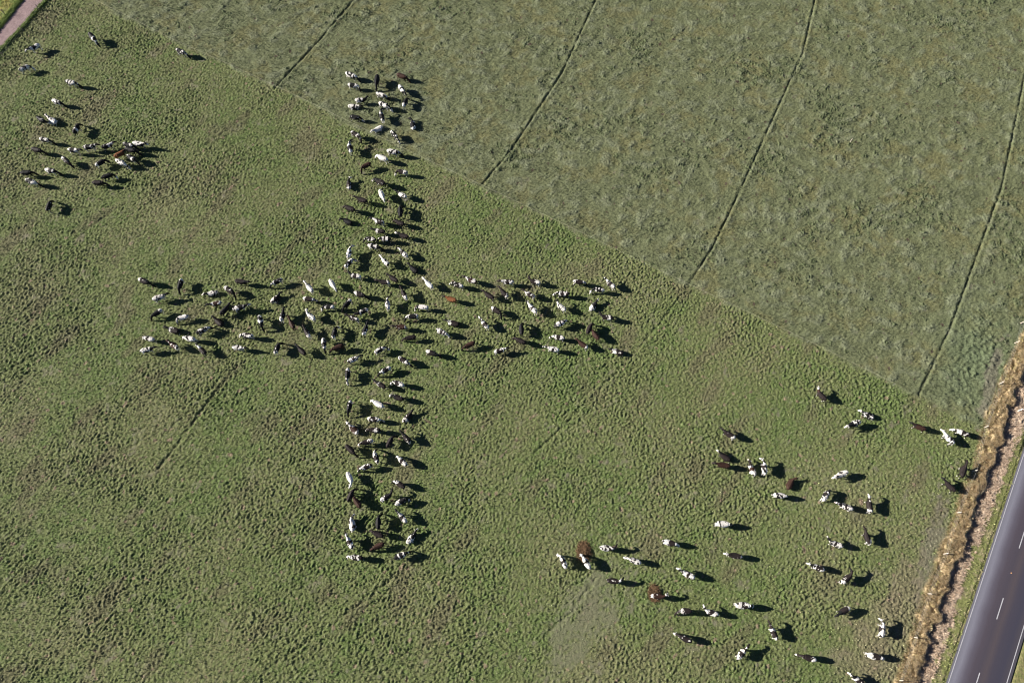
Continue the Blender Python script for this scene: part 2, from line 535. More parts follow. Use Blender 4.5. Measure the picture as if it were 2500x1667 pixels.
def ball(bm, c, r):
    import mathutils
    m = mathutils.Matrix.Translation(c) @ mathutils.Matrix.Diagonal((*r, 1))
    bmesh.ops.create_icosphere(bm, subdivisions=2, radius=1.0, matrix=m)


def rotz(p, o, a):
    x, y = p[0] - o[0], p[1] - o[1]
    return (o[0] + x * math.cos(a) - y * math.sin(a), o[1] + x * math.sin(a) + y * math.cos(a), p[2])


def build_cow(pose, stance):
    """pose: F level head, D grazing, with L / R turned; Z lying"""
    lying = 'Z' in pose
    dz = -0.63 if lying else 0.0
    bm = bmesh.new()
    S = [(-0.86, 1.25, .10, .11), (-0.80, 1.20, .19, .21), (-0.62, 1.12, .27, .29), (-0.40, 1.06, .31, .35), (-0.05, 1.0, .36, .39),
         (0.28, 1.01, .335, .385), (0.55, 1.06, .27, .34), (0.74, 1.10, .20, .26), (0.84, 1.12, .12, .16)]
    wide = 1.12 if lying else 1.0
    trunk = [(x, 0, z + dz) for x, z, w, h in S]
    tube(bm, trunk, [(w * wide * 1.18, h) for x, z, w, h in S], 16)
    # spine ridge, hips
    tube(bm, [(-0.75, 0, 1.36 + dz), (-0.3, 0, 1.37 + dz), (0.3, 0, 1.36 + dz), (0.62, 0, 1.40 + dz)], [.05, .055, .055, .05], 8)
    for s in (-1, 1):
        ball(bm, (-0.42, s * .27, 1.28 + dz), (.11, .08, .08))
        ball(bm, (0.52, s * .19, 1.12 + dz), (.20, .08, .24))
    ball(bm, (-0.42, 0, .70 + dz + (0.08 if lying else 0)), (.20, .16, .17))
    yaw = 0.0
    if 'L' in pose: yaw = math.radians(38)
    if 'R' in pose: yaw = -math.radians(38)
    base = (0.66, 0, 1.20 + dz)
    if 'D' in pose:
        chain = [base, (0.95, 0, 1.02), (1.18, 0, 0.74), (1.32, 0, 0.50), (1.44, 0, 0.26), (1.50, 0, 0.09)]
    elif lying:
        chain = [base, (0.92, 0, 1.30 + dz), (1.13, 0, 1.40 + dz), (1.26, 0, 1.43 + dz), (1.47, 0, 1.28 + dz), (1.62, 0, 1.16 + dz)]
    else:
        chain = [base, (0.94, 0, 1.25), (1.17, 0, 1.33), (1.31, 0, 1.36), (1.52, 0, 1.22), (1.68, 0, 1.10)]
    if yaw:
        n = []
        for i, p in enumerate(chain):
            a = yaw * (0.0, .55, 1.0, 1.25, 1.55, 1.7)[i]
            if i: 
                prev = n[-1]; q = chain[i]; o = chain[i - 1]
                dx = math.hypot(q[0] - o[0], q[1] - o[1])
                n.append((prev[0] + dx * math.cos(a), prev[1] + dx * math.sin(a), q[2]))
            else: n.append(p)
        chain = n
    tube(bm, chain, [(.21, .26), (.165, .21), (.14, .165), (.15, .15), (.115, .115), (.10, .095)], 12)
    hd = (Vector(chain[4]) - Vector(chain[3])); hd.z = 0
    if hd.length < 1e-3: hd = Vector((1, 0, 0))
    hd.normalize(); sdv = Vector((-hd.y, hd.x, 0))
    poll = Vector(chain[3])
    for s in (-1, 1):
        p = poll + sdv * s * .13 - hd * .02 + Vector((0, 0, .04))
        tube(bm, [p, p + sdv * s * .10 - hd * .03, p + sdv * s * .19 - hd * .05], [(.04, .03), (.07, .035), (.03, .03)], 8)
    # legs
    if not lying:
        sw = (.12, -.10) if stance else (-.06, .10)
        for s, w in ((1, sw[0]), (-1, sw[1])):
            tube(bm, [(.50, s * .16, 1.0), (.53, s * .175, .72), (.54 + w * .5, s * .165, .44), (.53 + w * .8, s * .16, .40), (.52 + w, s * .16, .12), (.55 + w, s * .16, -.03)],
                 [.14, .11, .065, .065, .05, .066], 10)
            w2 = -w * .9
            tube(bm, [(-.56, s * .15, 1.05), (-.52, s * .19, .78), (-.62 + w2 * .4, s * .185, .58), (-.75 + w2 * .6, s * .175, .44), (-.72 + w2, s * .175, .14), (-.66 + w2, s * .175, -.03)],
                 [(.14, .2), (.13, .17), (.085, .10), .066, .05, .066], 10)
        tube(bm, [(-.82, 0, 1.33), (-.92, 0, 1.22), (-.95, 0, .9), (-.93, 0.02, .55), (-.92, 0.03, .42)], [.045, .036, .033, .05, .03], 8)
    else:
        for s in (-1, 1):
            tube(bm, [(.50, s * .2, .30), (.72, s * .27, .10), (.80, s * .27, .06)], [.13, .075, .06], 10)
            tube(bm, [(.80, s * .27, .06), (.62, s * .24, .05), (.45, s * .22, .04)], [.06, .05, .055], 10)
            tube(bm, [(-.52, s * .2, .35), (-.25, s * .36, .18), (-.18, s * .42, .10)], [.18, .12, .08], 10)
            tube(bm, [(-.18, s * .42, .09), (-.42, s * .46, .06), (-.25, s * .50, .05)], [.075, .055, .055], 10)
        tube(bm, [(-.82, 0, .68), (-.93, 0.05, .52), (-.95, 0.16, .2), (-.85, .34, .05)], [.045, .036, .035, .045], 8)
    bmesh.ops.recalc_face_normals(bm, faces=bm.faces)
    me = bpy.data.meshes.new('cow_raw')
    bm.to_mesh(me); bm.free()
    o = bpy.data.objects.new('cow_raw', me)
    COL.objects.link(o)
    r = o.modifiers.new('r', 'REMESH'); r.mode = 'VOXEL'; r.voxel_size = 0.036
    sm = o.modifiers.new('s', 'SMOOTH'); sm.iterations = 3; sm.factor = 0.5
    dg = bpy.context.evaluated_depsgraph_get()
    ev = o.evaluated_get(dg)
    out = bpy.data.meshes.new_from_object(ev)
    bpy.data.objects.remove(o)
    bpy.data.meshes.remove(me)
    co = np.empty(len(out.vertices) * 3, np.float32); out.vertices.foreach_get('co', co); co = co.reshape(-1, 3)
    # position along the animal: 0..4 trunk, 4..5 neck, 5..6 head
    path = [(-.88, 0, 1.1 + dz), (.70, 0, 1.1 + dz)] + chain[1:]
    knots = [0, 4, 4.35, 4.8, 5.1, 5.6, 6.0]
    best = np.full(len(co), 1e9); al = np.zeros(len(co))
    for i in range(len(path) - 1):
        p, q = np.array(path[i]), np.array(path[i + 1])
        d = q - p
        t = np.clip(((co - p) @ d) / (d @ d), 0, 1)
        dd = np.linalg.norm(co - p - t[:, None] * d, axis=1)
        if i == 0: dd = np.maximum(dd - .32, 0.0)
        k = dd < best
        best[k] = dd[k]; al[k] = (knots[i] + t * (knots[i + 1] - knots[i]))[k]
    leg = (co[:, 2] < (.56 if not lying else .12)) & (al < 4.3) & ((co[:, 0] > .3) | (co[:, 0] < -.35))
    out.polygons.foreach_set('use_smooth', np.ones(len(out.polygons), dtype=bool))
    print(pose, stance, len(co))
    return out, co, al, leg


PAL = {'W': (.53, .51, .485), 'B': (.010, .010, .011), 'K': (.018, .014, .014), 'D': (.034, .018, .014), 'R': (.15, .062, .028)}


def wave(co, r, freq, n=7):
    s = np.zeros(len(co))
    for i in range(n):
        d = r.standard_normal(3); d /= np.linalg.norm(d)
        s += np.sin(co @ d * freq * r.uniform(.6, 1.5) + r.uniform(0, 6.28))
    return s / math.sqrt(n / 2)


def coat(co, al, leg, code, seed, wl=False):
    r = np.random.default_rng(seed)
    a = np.clip(al + .30 * wave(co, r, 6.0) + .10 * wave(co, r, 16.0), 0, 5.999)
    a = np.where((al > 4.6) & (a < 4.6), 4.6, a)
    sec = a.astype(int)
    hasw = 'W' in code or 'G' in code or wl
    dark = next((c for c in 'BKDR' if c in code), 'B')
    spots = wave(co, r, 11.0)
    fine = wave(co, r, 24.0)
    c = np.zeros((len(co), 3))
    for i, ch in enumerate(code):
        k = sec == i
        if ch == 'G':
            v = np.where((spots + .4 * fine > .1)[:, None], PAL['W'], PAL[dark])
        elif ch == 'W':
            v = np.where((spots + .3 * fine > (0.95 if i < 4 and code != 'WWWWWW' else 2.2))[:, None], PAL[dark], PAL['W'])
        else:
            v = np.tile(PAL[ch], (len(co), 1))
            if hasw and i < 4 and not wl:
                v = np.where((spots - .5 * fine > 2.1)[:, None], PAL['W'], v)
        c[k] = v[k]
    # belly and legs
    nz = co[:, 2]
    if hasw:
        c[leg & (nz < .36 + .1 * fine * .3)] = PAL['W']
    hoof = leg & (nz < .06)
    c[hoof] = (.03, .025, .02)
    muzzle = al > 5.9
    c[muzzle] = c[muzzle] * .5 + np.array((.16, .10, .09)) * .5
    c *= (1 + .07 * wave(co, r, 3.0))[:, None]
    return np.clip(c, .004, .6)


# rump x y, chest x y (in zoomed crop pixels), coat rump>head, pose
CROPS = [
 ((0, 60), 7.84, '''745 385 575 475 WWBWBW F|375 865 535 790 WWBWBW DR|1710 170 1830 320 WBBWBB D|1265 1090 1450 1125 WBWWBB D|1005 1450 1160 1500 WWBWBB D'''),
 ((0, 230), 7.84, '''715 440 830 510 BBBBBW DL|1075 560 930 450 WWWWWG Z|1415 740 1490 590 BWBBBB D|770 850 930 880 WBBWBB D|610 1040 780 1080 KKKKKK D|1310 1060 1490 1070 WBBWBB F|1605 1020 1810 990 WBBWBB F|1955 1010 2130 950 BBBWBB F|1200 1210 1310 1310 WKKKKB D|1840 1345 1975 1260 WBBBBB DR|875 1445 1060 1475 WWBWBB D|405 1500 590 1490 BBBBBB D'''),
 ((150, 300), 7.84, '''1020 630 1170 550 RRRRKK F|1190 400 1370 440 WBBWBB D|1230 490 1420 540 BBBBBB D|1375 385 1570 410 WWWWBW F|1265 620 1400 710 BBBWBB D|1050 710 1210 790 WWGWGG D|790 1030 940 980 BBBBBW DR pale|600 1140 780 1140 KKKKKK D'''),
 ((0, 380), 7.84, '''500 465 690 520 WBBWBB D|900 1030 950 890 BBBBBW D'''),
 ((200, 60), 7.84, '''1815 485 1975 550 WBBWBB D'''),
 ((800, 160), 7.84, '''350 150 540 220 WWBWBB D|955 190 930 370 BBBBBB D|1330 170 1500 230 DDDDDD D|400 365 570 385 WBBWBB DR|1370 385 1460 510 WWBWBB F|940 530 1100 580 WGGWBB D|540 660 710 650 WGGBBB L|400 780 590 790 WWBWBB Z|985 715 1165 790 WBWWBW D|1450 770 1510 640 WBBBBW D|440 970 600 990 BBBBBW D|1060 1050 1010 900 WBBWBB R|1640 1220 1620 1060 WBBWBB ZL|1030 1170 900 1240 WWWWWW Z|460 1275 610 1350 WKKWKK DR|1225 1260 1320 1370 WBBWBW D'''),
 ((800, 300), 7.84, '''440 560 410 400 WBBWBB R|1140 540 1360 570 WGGWBB D|1140 710 960 630 WWWWWW D|810 770 660 840 DDDDDB DL|1510 950 1350 910 WWKKKW DL|410 1250 400 1110 WKKBBW ZR|1100 1180 900 1080 KKKBBW D|1000 1290 1060 1440 WWWWWW F|1490 1410 1350 1330 WGWWBB F|740 1500 570 1440 KKKKKK F pale'''),
 ((800, 440), 7.84, '''510 570 340 500 KKKKKK D|1390 690 1385 510 BBBBBB DR|450 820 310 750 BBBBBB ZL|1060 810 890 750 WKKWBB F|1450 840 1300 770 KKKKKK D|1080 980 910 950 KKKWBB F|1530 1080 1380 1030 KKKKBW F pale|900 1130 745 1100 BWKWBB DL|1195 1120 1010 1110 BWKWBW D|780 1245 980 1280 WWBWBB D|1510 1450 1400 1340 WWKWWB F|385 1470 420 1310 WWWWBW R'''),
 ((800, 580), 7.84, '''345 540 450 420 WBBWBW DR|1150 510 1050 400 WWGWWW F|1700 650 1590 550 BBBBBB ZF|620 745 440 710 WWKWBB R|1165 860 1000 830 WKKKKK F|1320 820 1200 740 KKKKKK F|1990 940 1880 830 WWWWWW F|520 1045 700 1110 WKKBBB D|420 1200 320 1310 WBBBBB D|1150 1340 1135 1210 WWGWKK R|1490 1140 1430 1020 WKKKKK F|1900 1330 1740 1310 WWWWBW DL|740 1370 590 1440 WBBWKK F'''),
 ((700, 660), 7.84, '''1340 930 1210 880 WKKKKK F|880 690 720 680 WBBGBW DL|830 190 900 310 WWWWWW F|890 1260 920 1120 WBBBBW DR|1470 1200 1520 1070 WBBBBB F|1060 1430 880 1500 DDDDDB D'''),
 ((300, 660), 7.84, '''310 165 490 235 WKKBBB D|1110 185 1070 320 WBBBBB D|580 550 790 480 WWGWBB F|1790 410 1620 450 WBWWBW ZF|1950 320 2110 420 WKKKBB DR|1860 610 1690 640 WDDWBB F|1870 830 2000 690 BBBBBB F|700 770 590 840 WBBBBB D|1220 870 1060 910 WWWWGG DL|1890 1040 1770 930 KKKKBB ZF|1070 1170 870 1110 KKKWBB ZF|1420 1190 1610 1100 BWBWBB D|580 1320 410 1280 GWKWBW D|1370 1320 1180 1280 WWWWBW D|1025 1480 910 1390 WDDDDD F'''),
 ((300, 780), 7.84, '''345 600 540 550 WWBWBB F|1565 640 1460 530 KKKKWB F'''),
 ((500, 660), 7.84, '''590 200 780 220 KKKKBB F|550 740 770 680 WWBGBW F|1450 170 1300 240 WBBWBB D|2050 390 1950 270 WWWWWW F|1280 600 1410 480 WWKKBB ZF|1905 530 2060 550 WKKKWB D|1460 940 1495 800 WBBBBB F|2090 930 1960 820 WWGGWB R|1040 870 1080 1050 WBWBBB D|1690 1090 1630 960 DDDDDD F|1985 1250 1920 1130 WKKKKK F|910 1250 710 1230 WGKWBW D'''),
 ((500, 780), 7.84, '''540 520 720 540 WWKWBB F|1345 620 1400 480 WBBBBB DR|1895 640 1810 550 KKKKBB F|2265 370 2280 530 WWBWBB D'''),
 ((800, 820), 7.84, '''915 300 1070 215 WGBWBW DR|400 480 560 410 KWKWBB F|1900 290 2080 350 WKKBBB D|1370 410 1530 510 WKKWKK D|385 630 370 820 WKBBWB D|1185 600 1020 690 WBBWBB D|1080 970 950 890 KKKWBB F|1440 940 1270 870 WWKWBW DL|1430 1210 1250 1140 KKKBBW D|430 1260 390 1420 WBBBBB D|1050 1350 880 1250 WWWWWW D'''),
 ((900, 660), 7.84, '''930 870 740 880 WBBWBB DL|690 1080 540 1070 WDDDKK F|870 1270 720 1290 KKKKKK D|1720 1040 1530 980 KKKWBB ZF|1310 1130 1480 1210 WWKWWK D|2010 1380 1850 1450 DDDDDB D|1790 300 1620 240 WGKWBW D|2060 220 1890 150 DWDWKK F|1660 570 1510 520 RRRRRK F'''),
 ((1100, 660), 7.84, '''700 1080 610 970 WKKWBW F|1190 220 1000 210 WKKWKK F|1690 230 1550 190 WWKKKK R|790 510 690 440 KKKKKK F pale|1070 480 980 380 WKKKKK F|1580 490 1460 420 WKKWKK F|1640 800 1510 660 WWKWWB F|800 710 950 810 WKKKBB DR|1360 1210 1350 1040 BBBBBB DR|1400 1370 1280 1310 KKKKKK D|870 1550 1010 1510 WKKWBB F'''),
 ((1300, 660), 7.84, '''700 450 490 430 KWKWBW D|620 750 490 640 WWGWBB R|430 1060 620 970 BWBWBB D|590 1290 430 1260 GWKWBW D|490 1520 310 1480 WWGWGG F|805 200 970 220 WKKKWB D|1350 370 1190 350 WBBGBW DL|1555 310 1450 210 WWKWWB F|1120 750 1210 620 WWGBBW ZF|1540 910 1340 880 BWKKBB R|1060 1180 1120 1040 KKKKKK DR|1250 1290 1170 1180 DDDDDD D|1030 1460 910 1370 WDDDDD F|1720 1585 1550 1530 KKKWBB ZF'''),
 ((800, 960), 7.84, '''1460 530 1580 390 WWKKBB ZF|780 480 970 500 WKKWBW D|570 760 430 620 WDDWBW ZF|980 700 810 690 KWKKKW D|1550 910 1450 790 WKKKBB F|850 900 650 950 WGKKWR D|1150 990 1220 860 KKKKBB DR|360 1000 490 1130 KKKKKK D|945 1290 895 1150 WKKWBB DR|1480 1350 1380 1250 WWKWWB D|820 1370 650 1430 GKKWBW D'''),
 ((800, 1100), 7.84, '''380 430 450 590 WWWWWW R|1450 690 1310 590 KKKWBB DL|400 930 460 790 KKKKKK DR|600 1050 520 930 DDDDDD D|1040 930 1190 840 WBBBBB L|1320 1010 1470 930 WWBBWB DR|1480 1340 1370 1210 WWKWBB F|480 1520 450 1310 WWWWKW ZR|960 1460 965 1290 BBBBBB DR'''),
 ((800, 1220), 7.84, '''1020 680 890 620 KKKKKK D|1555 790 1640 670 WWGBBW ZF|450 890 390 750 WWKWWK F|1030 850 900 910 DDDDDB D|650 1110 440 1090 KWKWBW D|1290 1110 1490 1020 BWBWBB D'''),
 ((1350, 1280), 7.84, '''240 800 165 630 WWKWWB DL|690 810 600 660 WWKWWW D|920 440 1140 460 WWGGKK L|1660 730 1480 660 WWGWGW D|1070 1070 1250 1090 KKKKWB L|1910 1360 2110 1380 WDDDWB L'''),
 ((1600, 1240), 7.84, '''165 635 390 690 WWKKWB D|1160 295 1420 310 WGWWKB D|1640 930 1430 890 WKKKKW F|740 1330 520 1210 WWKWBW F'''),
 ((1600, 1440), 7.84, '''680 400 480 400 KKKWKK DL|1190 470 990 400 WWKWBW R|1540 290 1820 300 WWKWBW D|2310 900 2235 735 WKKWKK F|660 970 500 890 KKKKKW D|1610 1280 1710 1150 WGKWKK F'''),
 ((1720, 1020), 7.84, '''570 370 400 260 WKKKKB F|460 790 340 700 KKKKBW ZF pale|480 920 260 880 DDDDKK F|960 1080 880 900 WWDWKW ZF|1160 1060 1150 860 WWKWBW L|1610 1340 1680 1190 DDDDDD ZR|1340 1470 1550 1490 WBGWBB D'''),
 ((1940, 930), 7.84, '''590 340 470 210 KKKKDW R pale|1500 690 1320 610 GBBGBW ZF|1250 770 1050 850 WBWBBW F'''),
 ((2150, 1000), 7.84, '''850 370 670 290 DDDDKB F pale|1390 630 1240 470 WGGWWW F|1680 480 1510 400 KWKWWW D|1560 1270 1620 1070 KKKKKK F pale|1410 1530 1270 1390 KKKKBB F pale'''),
 ((1940, 1150), 7.84, '''1010 10 820 90 WWGWKW F|560 550 650 380 WGKWBB DR|1100 720 890 640 WWKWBW F|1460 770 1430 560 WKKKKW F|1440 1370 1370 1180 WKKKKK F|910 1430 700 1360 WWKWBW R'''),
 ((1940, 1330), 4.48, '''315 270 200 225 WKKWBW F|530 410 615 330 WKKKKB L|595 690 500 745 WKKKBB F'''),
 ((1940, 1467), 4.48, '''960 370 970 265 WWKWBW L|225 640 105 605 WKKKKW D|800 585 950 620 WWKKWK D|735 890 680 850 KKKWBW F'''),
]

cow_mat, nt, b = new_mat('cow_hide')
at = nt.nodes.new('ShaderNodeAttribute'); at.attribute_name = 'tint'
tc = nt.nodes.new('ShaderNodeTexCoord')
no = nt.nodes.new('ShaderNodeTexNoise'); no.inputs['Scale'].default_value = 14.0; no.inputs['Detail'].default_value = 4.0
mr = nt.nodes.new('ShaderNodeMapRange'); mr.inputs['To Min'].default_value = .8; mr.inputs['To Max'].default_value = 1.15
mx = nt.nodes.new('ShaderNodeVectorMath'); mx.operation = 'SCALE'
nt.links.new(tc.outputs['Object'], no.inputs['Vector']); nt.links.new(no.outputs['Fac'], mr.inputs['Value'])
nt.links.new(at.outputs['Color'], mx.inputs[0]); nt.links.new(mr.outputs['Result'], mx.inputs['Scale'])
nt.links.new(mx.outputs['Vector'], b.inputs['Base Color'])
b.inputs['Roughness'].default_value = .6
b.inputs['Specular IOR Level'].default_value = .10

cows = []
for (ox, oy), k, txt in CROPS:
    for rec in txt.split('|'):
        f = rec.split()
        x1, y1, x2, y2 = [float(v) for v in f[:4]]
        cows.append(dict(r=(ox + x1 / k, oy + y1 / k), c=(ox + x2 / k, oy + y2 / k), coat=f[4], pose=f[5], wl=len(f) > 6))

PROTO = {}
lens = []
for i, cw in enumerate(cows):
    lying = 'Z' in cw['pose']
    zc = .5 if lying else 1.12
    a, c = G(*cw['r'], zc), G(*cw['c'], zc)
    d = c - a
    L = float(np.hypot(*d))
    lens.append(L)
    cw['yaw'] = math.atan2(d[1], d[0])
    cw['pos'] = (a + c) / 2
    cw['px'] = ((cw['r'][0] + cw['c'][0]) / 2, (cw['r'][1] + cw['c'][1]) / 2)
    cw['img'] = math.degrees(math.atan2(-(cw['c'][1] - cw['r'][1]), cw['c'][0] - cw['r'][0]))
    cw['scale'] = float(np.clip(.55 + .45 * L / 1.6, .92, 1.14))
print('COWS', len(cows), 'trunk length mean', np.mean(lens), np.percentile(lens, [5, 25, 50, 75, 95]))

# ---- what each one is called
PART = ['rump', 'loin', 'back', 'shoulder', 'neck', 'head']
ORD = ['', 'second ', 'third ', 'fourth ', 'fifth ', 'sixth ', 'seventh ', 'eighth ', 'ninth ', 'tenth ']


def describe(cw, parts=2):
    code = cw['coat']
    nw = sum(1.0 if ch == 'W' else .6 if ch == 'G' else 0 for ch in code)
    dark = {'B': 'black', 'K': 'black', 'D': 'dark brown', 'R': 'ginger'}[next((c for c in 'RDBK' if c in code), 'B')]
    if nw >= 5.5: t = 'white cow'
    elif nw == 0: t = dark + ' cow'
    elif nw >= 3.4:
        ps = [PART[i] for i in (5, 4, 2, 3, 0, 1) if code[i] not in 'WG'][:parts]
        t = 'mostly white cow' + (f' with {dark} ' + ' and '.join(ps) if ps else ' with dark speckles')
    else:
        ps = [PART[i] for i in (0, 3, 5, 2, 4, 1) if code[i] in 'WG'][:parts]
        t = f'{dark} cow with white ' + ' and '.join(ps)
    p = cw['pose']
    act = 'lying' if 'Z' in p else 'grazing' if 'D' in p else 'standing'
    d8 = ['right', 'upper right', 'up', 'upper left', 'left', 'lower left', 'down', 'lower right'][int(round(cw['img'] / 45)) % 8]
    x, y = cw['px']
    if x < 480 and y < 560: reg = 'top left herd'
    elif x > 1350 and y > 920: reg = 'bottom right herd'
    elif x > 1060: reg = 'right cross arm'
    elif x < 832: reg = 'left cross arm'
    elif y < 655: reg = 'upper cross arm'
    elif y > 885: reg = 'lower cross arm'
    else: reg = 'middle of cross'
    return f'{act} {t} facing {d8}, {reg}', reg


for cw in cows:
    for parts in (2, 1):
        s, reg = describe(cw, parts)
        if len(s.split()) <= 12: break
    cw['desc'], cw['reg'] = s, reg
bydesc = {}
for cw in cows: bydesc.setdefault(cw['desc'], []).append(cw)
for s, L in bydesc.items():
    L.sort(key=lambda c: (c['px'][1], c['px'][0]))
    for i, cw in enumerate(L):
        if len(L) == 1: cw['label'] = s
        elif i == 0: cw['label'] = s + ', topmost such'
        elif i == len(L) - 1: cw['label'] = s + ', lowest such'
        else: cw['label'] = s + f', {ORD[i]}from top'
assert len({c['label'] for c in cows}) == len(cows)
GRP = {'top left herd': 'cows scattered at the top left', 'bottom right herd': 'cows scattered at the bottom right'}

for i, cw in enumerate(cows):
    st = i % 2
    pk = cw['pose']
    if pk == 'ZF': pk = 'Z'
    if pk == 'F' and False: pass
    if (pk, st) not in PROTO: PROTO[(pk, st)] = build_cow(pk, st)
    base, co, al, leg = PROTO[(pk, st)]
    me = base.copy(); me.name = 'cow'
    set_col(me, coat(co, al, leg, cw['coat'], 900 + i, cw['wl']))
    me.materials.clear(); me.materials.append(cow_mat)
    o = bpy.data.objects.new('cow', me)
    p = cw['pos']
    o.location = (p[0], p[1], 0.0)
    o.rotation_euler = (0, 0, cw['yaw'])
    o.scale = (cw['scale'],) * 3
    link(o)
    tag(o, cw['label'], 'cow', GRP.get(cw['reg'], 'cows forming the cross'))


# ------------------------------------------------------------------ blades: dry grass, straw, verge grass
def blades(name, P, h, az, lean, w, colr, mat, sway=0.5):
    """P roots (n,3); each blade two segments bending over towards az"""
    n = len(P)
    dirv = np.stack([np.cos(az), np.sin(az), np.zeros(n)], -1)
    a2 = az + np.pi / 2 + rng.uniform(-.6, .6, n)
    sidev = np.stack([np.cos(a2), np.sin(a2), np.zeros(n)], -1) * (w[:, None] / 2)
    up = np.array([0, 0, 1.0])
    l1 = lean * .6; l2 = np.minimum(lean * (1 + sway), 1.5)
    m = P + (dirv * np.sin(l1)[:, None] + up * np.cos(l1)[:, None]) * (h * .55)[:, None]
    t = m + (dirv * np.sin(l2)[:, None] + up * np.cos(l2)[:, None]) * (h * .45)[:, None]
    V = np.stack([P - sidev, P + sidev, m + sidev * .8, m - sidev * .8, t], 1).reshape(-1, 3)
    b0 = np.arange(n)[:, None] * 5
    T = np.concatenate([b0 + np.array([0, 1, 2]), b0 + np.array([0, 2, 3]), b0 + np.array([3, 2, 4])], 0)
    o = bpy.data.objects.new(name, np_mesh(name, V, T, np.repeat(colr, 5, 0)))
    o.data.materials.append(mat)
    return link(o)


straw_mat = tint_mat('dry_straw', rough=0.8, spec=0.2, nscale=3.0, amt=0.2)
green_mat = tint_mat('green_blade', rough=0.75, spec=0.2, nscale=3.0, amt=0.2)


def strip_roots(n, ylo, yhi, f0, f1, skew=1.0):
    y = rng.uniform(ylo, yhi, n)
    x0, x1 = f0(y), f1(y)
    t = rng.uniform(0, 1, n) ** skew
    x = x0 + (x1 - x0) * t
    return np.stack([x, y, ground_z(x, y) - .02], -1), t


def eL(P, off=0.0): return lambda y: interp_lin(y, P[:, 1], P[:, 0]) + off


# leaves of the grazed turf and of the longer paddock
def pasture_leaves(name, n, mask, hlo, hhi, az_f, llo, lhi, wlo, whi, lab, bright):
    x = rng.uniform(-98, 98, n); y = rng.uniform(-16, 110, n)
    # thin out what lies far beyond the frame's sides at the near end
    ok = np.abs(x) < 70 + (y + 16) * .26
    x, y = x[ok], y[ok]
    i = np.clip(((x - fx[0]) / STEP).round().astype(int), 0, nx - 1); j = np.clip(((y - fy[0]) / STEP).round().astype(int), 0, ny - 1)
    ok = rng.uniform(0, 1, len(x)) < mask[j, i]
    x, y, i, j = x[ok], y[ok], i[ok], j[ok]
    k = len(x)
    P = np.stack([x, y, Z[j, i] - .01], -1)
    c = col[j, i] * (bright * np.exp(rng.normal(0, .32, k)))[:, None]
    o = blades(name, P, rng.uniform(hlo, hhi, k), az_f(k, i, j), rng.uniform(llo, lhi, k), rng.uniform(wlo, whi, k), c, green_mat)
    return tag(o, lab, 'grass', kind='stuff')


free = (1 - np.clip(dry + litter + track + rb + verge2 + .8 * bare + .6 * mud + soil, 0, 1))
pasture_leaves('grass', 700000, (1 - long_) * free * (.35 + .65 * sstep(-.8, .8, n_a)), .13, .27, lambda k, i, j: rng.uniform(0, 6.28, k), .5, 1.2, .05, .10,
               'short grazed grass leaves of the cows\' pasture', 1.15)
lay = field(43, 5.0)
pasture_leaves('grass', 700000, long_ * free, .2, .42, lambda k, i, j: ang_sun + math.pi + .45 + .6 * np.tanh(lay[j, i]) + rng.normal(0, .5, k), .8, 1.3, .035, .065,
               'longer brushed grass of the ungrazed paddock', 1.1)
ylo, yhi = -16, 42
n = 90000
P, t = strip_roots(n, ylo, yhi, eL(DRY_L, -.5), eL(DRY_R, .15), .75)
clumpy = field(40, 1.1) + .6 * field(41, .6); clump_dir = field(42, 2.0)
ci = np.clip(((P[:, 0] - fx[0]) / STEP).astype(int), 0, nx - 1); cj = np.clip(((P[:, 1] - fy[0]) / STEP).astype(int), 0, ny - 1)
cv = clumpy[cj, ci]
keep = (rng.uniform(0, 1, n) < .35 + .65 * sstep(-1.2, .6, cv)) & (rng.uniform(0, 1, n) < .25 + sstep(0, .35, t))
P, t, cv = P[keep], t[keep], cv[keep]
n = len(P)
h = rng.uniform(.5, 1.0, n) * (.55 + .12 * t) * (1 + .15 * np.tanh(cv))
P[:, 0] += t ** 3 * .45 * np.tanh(clump_dir[cj, ci][keep])
az = math.pi * .90 + .45 * np.tanh(clump_dir[cj, ci][keep]) + rng.normal(0, .3, n)
tone = np.clip(.58 + .25 * cv * .4 + rng.normal(0, .32, n), 0, 1)[:, None]
cb = np.array([.62, .50, .32]) * tone + np.array([.34, .24, .13]) * (1 - tone)
gr = (rng.uniform(0, 1, n) < .30 * (1 - t) ** 1.2)[:, None]
cb = np.where(gr, np.array([.20, .21, .08]), cb)
tag(blades('dry_grass', P, h, az, rng.uniform(.6, 1.15, n), rng.uniform(.02, .045, n), cb, straw_mat),
    'tall dry tan grass along the roadside fence', 'grass', kind='stuff')
# flattened straw beside the ditch
n = 22000
P, t = strip_roots(n, ylo, yhi, eL(DRY_R, .15), eL(LIT_R, .1), 1.0)
cv = clumpy[np.clip(((P[:, 1] - fy[0]) / STEP).astype(int), 0, ny - 1), np.clip(((P[:, 0] - fx[0]) / STEP).astype(int), 0, nx - 1)]
keep = cv > -.4 + .5 * rng.uniform(-1, 1, n)
P, cv = P[keep], cv[keep]; n = len(P)
tone = rng.uniform(0, 1, n)[:, None] ** .7
cb = np.array([.50, .40, .31]) * tone + np.array([.27, .18, .12]) * (1 - tone)
tag(blades('straw_litter', P, rng.uniform(.3, .6, n), rng.uniform(0, 6.28, n), rng.uniform(1.1, 1.45, n), rng.uniform(.03, .06, n), cb, straw_mat, .1),
    'flattened pale straw between the ditch and the green verge', 'straw', kind='stuff')
